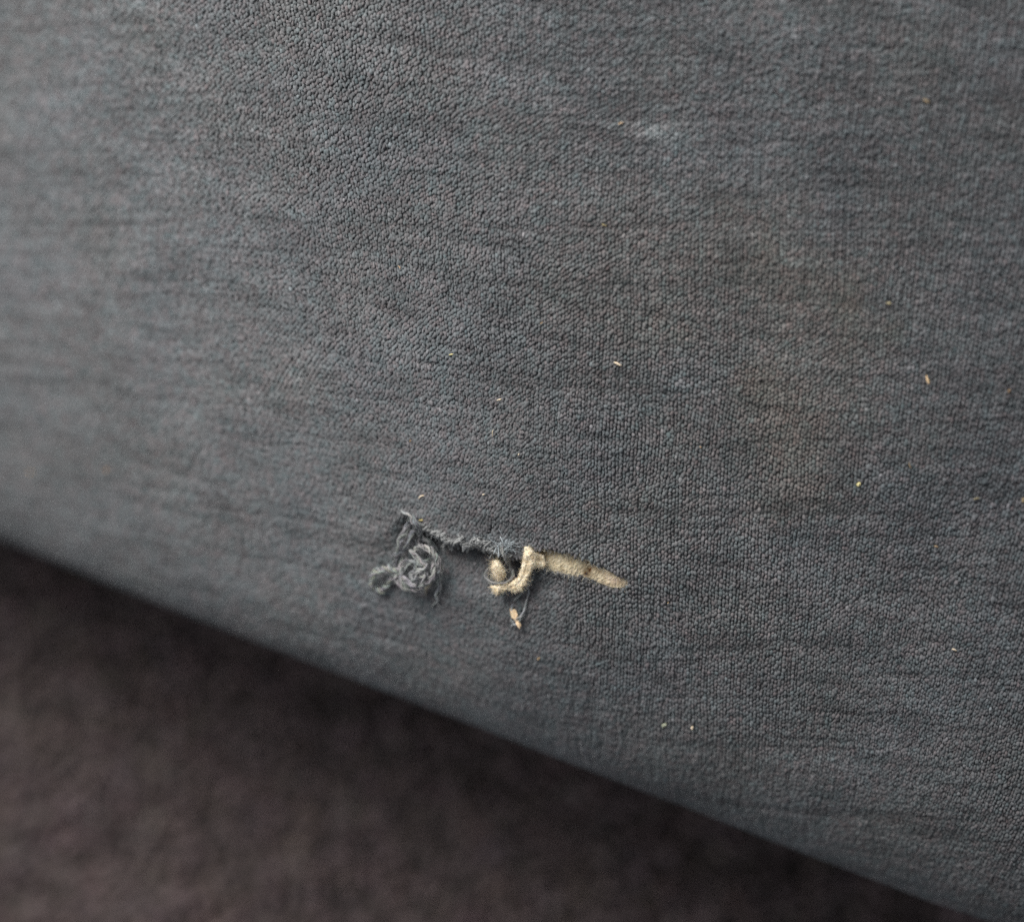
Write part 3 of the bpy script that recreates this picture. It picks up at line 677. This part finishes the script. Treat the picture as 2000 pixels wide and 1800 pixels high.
# ------------------------------------------------------------------ crumbs and slivers lying on the cloth
def flake(name, pxy, length, width, ang, thick, dye, curve=0.0, lift=0.55, shape='sliver', **tags):
    """a small chip: length and width in mm, angle in degrees; lies on the stitches"""
    U, V = find([pxy]); P, A, B, N, _ = frame_at(U, V); P, A, B, N = P[0], A[0], B[0], N[0]
    a = math.radians(ang); X = math.cos(a) * A + math.sin(a) * B; Y = -math.sin(a) * A + math.cos(a) * B
    n, ns = 9, 6; u = np.linspace(-1, 1, n); r = np.random.default_rng(int(pxy[0] * 7 + pxy[1]))
    if shape == 'sliver': w = width * 0.5 * (1 - np.abs(u) ** 3 * 0.75)
    elif shape == 'grain': w = width * 0.5 * np.sqrt(np.clip(1 - u * u * 0.94, 0, 1))
    else: w = width * 0.5 * np.interp(u, [-1, -.7, -.35, -.1, .05, .35, .7, 1], [.15, .8, 1.0, .75, .5, .62, .55, .1])
    w = w * (1 + 0.15 * r.normal(size=n))
    C = P + N * lift + (u * length / 2)[:, None] * X + (curve * length * (1 - u ** 2))[:, None] * Y + (0.08 * length * r.normal() * u)[:, None] * N
    aa = np.arange(ns) * 2 * math.pi / ns + 0.3
    Vv = C[:, None] + (w[:, None] * np.cos(aa))[..., None] * Y + (np.minimum(thick, w)[:, None] * np.sin(aa))[..., None] * N
    Vv = Vv + 0.05 * width * r.normal(size=Vv.shape)
    i = np.arange(n - 1)[:, None]; j = np.arange(ns)[None]; k = (j + 1) % ns
    q = np.stack([i * ns + j, i * ns + k, (i + 1) * ns + k, (i + 1) * ns + j], -1).reshape(-1, 4)
    Vv = np.concatenate([Vv.reshape(-1, 3), C[:1], C[-1:]]); jj = np.arange(ns); kk = (jj + 1) % ns
    t = np.concatenate([np.stack([kk, jj, np.full(ns, n * ns)], -1), np.stack([(n-1)*ns + jj, (n-1)*ns + kk, np.full(ns, n * ns + 1)], -1)])
    return build(name, Vv, [q, t], M_SLIVER, at=P, col=np.tile(dye, (len(Vv), 1)), smooth=False, **tags)

flake("wadding_crumb", (1010, 1204), 4.2, 1.8, -64, .5, (1.0, .90, .78), lift=1.15, shape='crumb', label="cream diamond-shaped crumb caught under a loose thread below the hooked strip", cat="crumb")
W0 = (1.0, 1.0, 1.0); OR = (1.0, .86, .68); YE = (1.05, 1.1, .75); DU = (.62, .60, .52); GR = (.55, .68, .66)
chips = [  # px, py, length mm, width mm, angle, dye, curve, shape, label
  (825, 969, 1.25, .30, 25, W0, .14, 'sliver', "bright curved straw sliver just above the left end of the rip"),
  (946, 964, .55, .30, 10, W0, 0, 'grain', "tiny bright straw fleck above the middle of the frayed edge"),
  (824, 1015, .85, .42, 8, (.75, .72, .42), 0, 'grain', "dull yellow crumb beside the top of the tangled yarn"),
  (804, 860, .55, .2, 70, (.6, .48, .36), .1, 'sliver', "small orange fleck far above the tangled yarn, near the pale upright hair"),
  (965, 845, 1.6, .17, 76, W0, .12, 'sliver', "thin upright straw hair, bowed, high above the frayed edge"),
  (976, 780, 1.0, .30, 14, W0, 0, 'sliver', "short bright straw sliver just above the thin upright hair"),
  (883, 692, .95, .22, 5, YE, .05, 'sliver', "short level straw sliver left of the upright hair, higher up"),
  (782, 523, .85, .22, -55, (.75, .6, .46), .15, 'sliver', "bent orange straw fleck at the upper left among sharp stitches"),
  (1207, 710, 1.6, .42, -26, W0, 0, 'sliver', "thick straw sliver sloping down to the right in the middle of the sofa"),
  (1180, 440, 1.0, .26, -20, (.60, .58, .40), 0, 'sliver', "faint yellowish straw sliver in the upper middle of the sofa"),
  (1059, 630, .65, .18, 30, (.5, .42, .33), 0, 'sliver', "faint orange straw fleck in the centre, up left of the thick sliver"),
  (1014, 886, .45, .2, 60, W0, 0, 'grain', "minute white fleck right of and below the thin upright hair"),
  (1368, 872, .5, .26, -40, (.6, .48, .38), 0, 'grain', "small orange crumb on the brownish stain of the sofa"),
  (1676, 944, .85, .72, 30, YE, 0, 'grain', "round pale yellow crumb on the right half of the sofa"),
  (1810, 741, 1.65, .48, -72, OR, 0, 'sliver', "steep thick orange straw sliver near the right side of the sofa"),
  (1735, 592, .95, .50, -5, (.45, .46, .37), 0, 'grain', "blurred pale yellow fleck up left of the steep orange sliver"),
  (1775, 908, 1.3, .22, -72, (.45, .39, .31), 0, 'sliver', "thin steep brown hair right of the round yellow crumb"),
  (1969, 763, .8, .5, 70, (.36, .30, .25), 0, 'grain', "dull tan fleck by the right margin, level with the steep orange sliver"),
  (1905, 972, 1.1, .42, 15, (.30, .31, .26), 0, 'sliver', "olive fleck near the right margin, right of the round yellow crumb"),
  (1996, 975, .9, .5, 80, (.38, .36, .28), 0, 'grain', "mustard fleck cut by the right margin of the sofa view"),
  (1828, 1066, .8, .3, -20, (.6, .5, .4), .1, 'sliver', "small tan straw sliver on the right, level with the rip"),
  (1863, 1267, 1.0, .42, -25, W0, .12, 'sliver', "bright bent straw sliver at the lower right of the sofa"),
  (1213, 242, 1.0, .34, 20, (.7, .58, .48), 0, 'sliver', "pinkish straw fleck beside the pale smudge near the top"),
  (1808, 198, 1.35, .6, -35, (.31, .29, .26), 0, 'sliver', "blurred tan straw fleck in the upper right corner area"),
  (212, 917, 1.3, .55, 40, (.6, .44, .28), 0, 'grain', "blurred orange fleck on the soft left side of the sofa"),
  (63, 921, 1.2, .45, -40, (.55, .42, .32), 0, 'grain', "very faint brown fleck at the far left of the sofa"),
  (1053, 1283, .85, .28, 40, (.62, .52, .40), 0, 'sliver', "tan fleck below the diamond-shaped crumb"),
  (1298, 1412, 1.1, .75, 35, GR, 0, 'grain', "pale greenish grey lint near the rounded edge, left one of the pair"),
  (1352, 1417, .7, .42, 70, W0, 0, 'grain', "bright cream grain near the rounded edge, right one of the pair"),
  (1305, 1175, .35, .2, 50, (.6, .5, .36), 0, 'grain', "minute orange grain just right of the slit's pointed end"),
]
for (x, y, ln, w, an, dye, cv, shp, lab) in chips:
    flake("straw_fleck" if shp == 'sliver' else "crumb", (x, y), ln, w, an, .22, dye, cv, .62, shp, label=lab, cat="straw fleck" if shp == 'sliver' else "crumb", group="bits of straw and crumbs on the sofa")
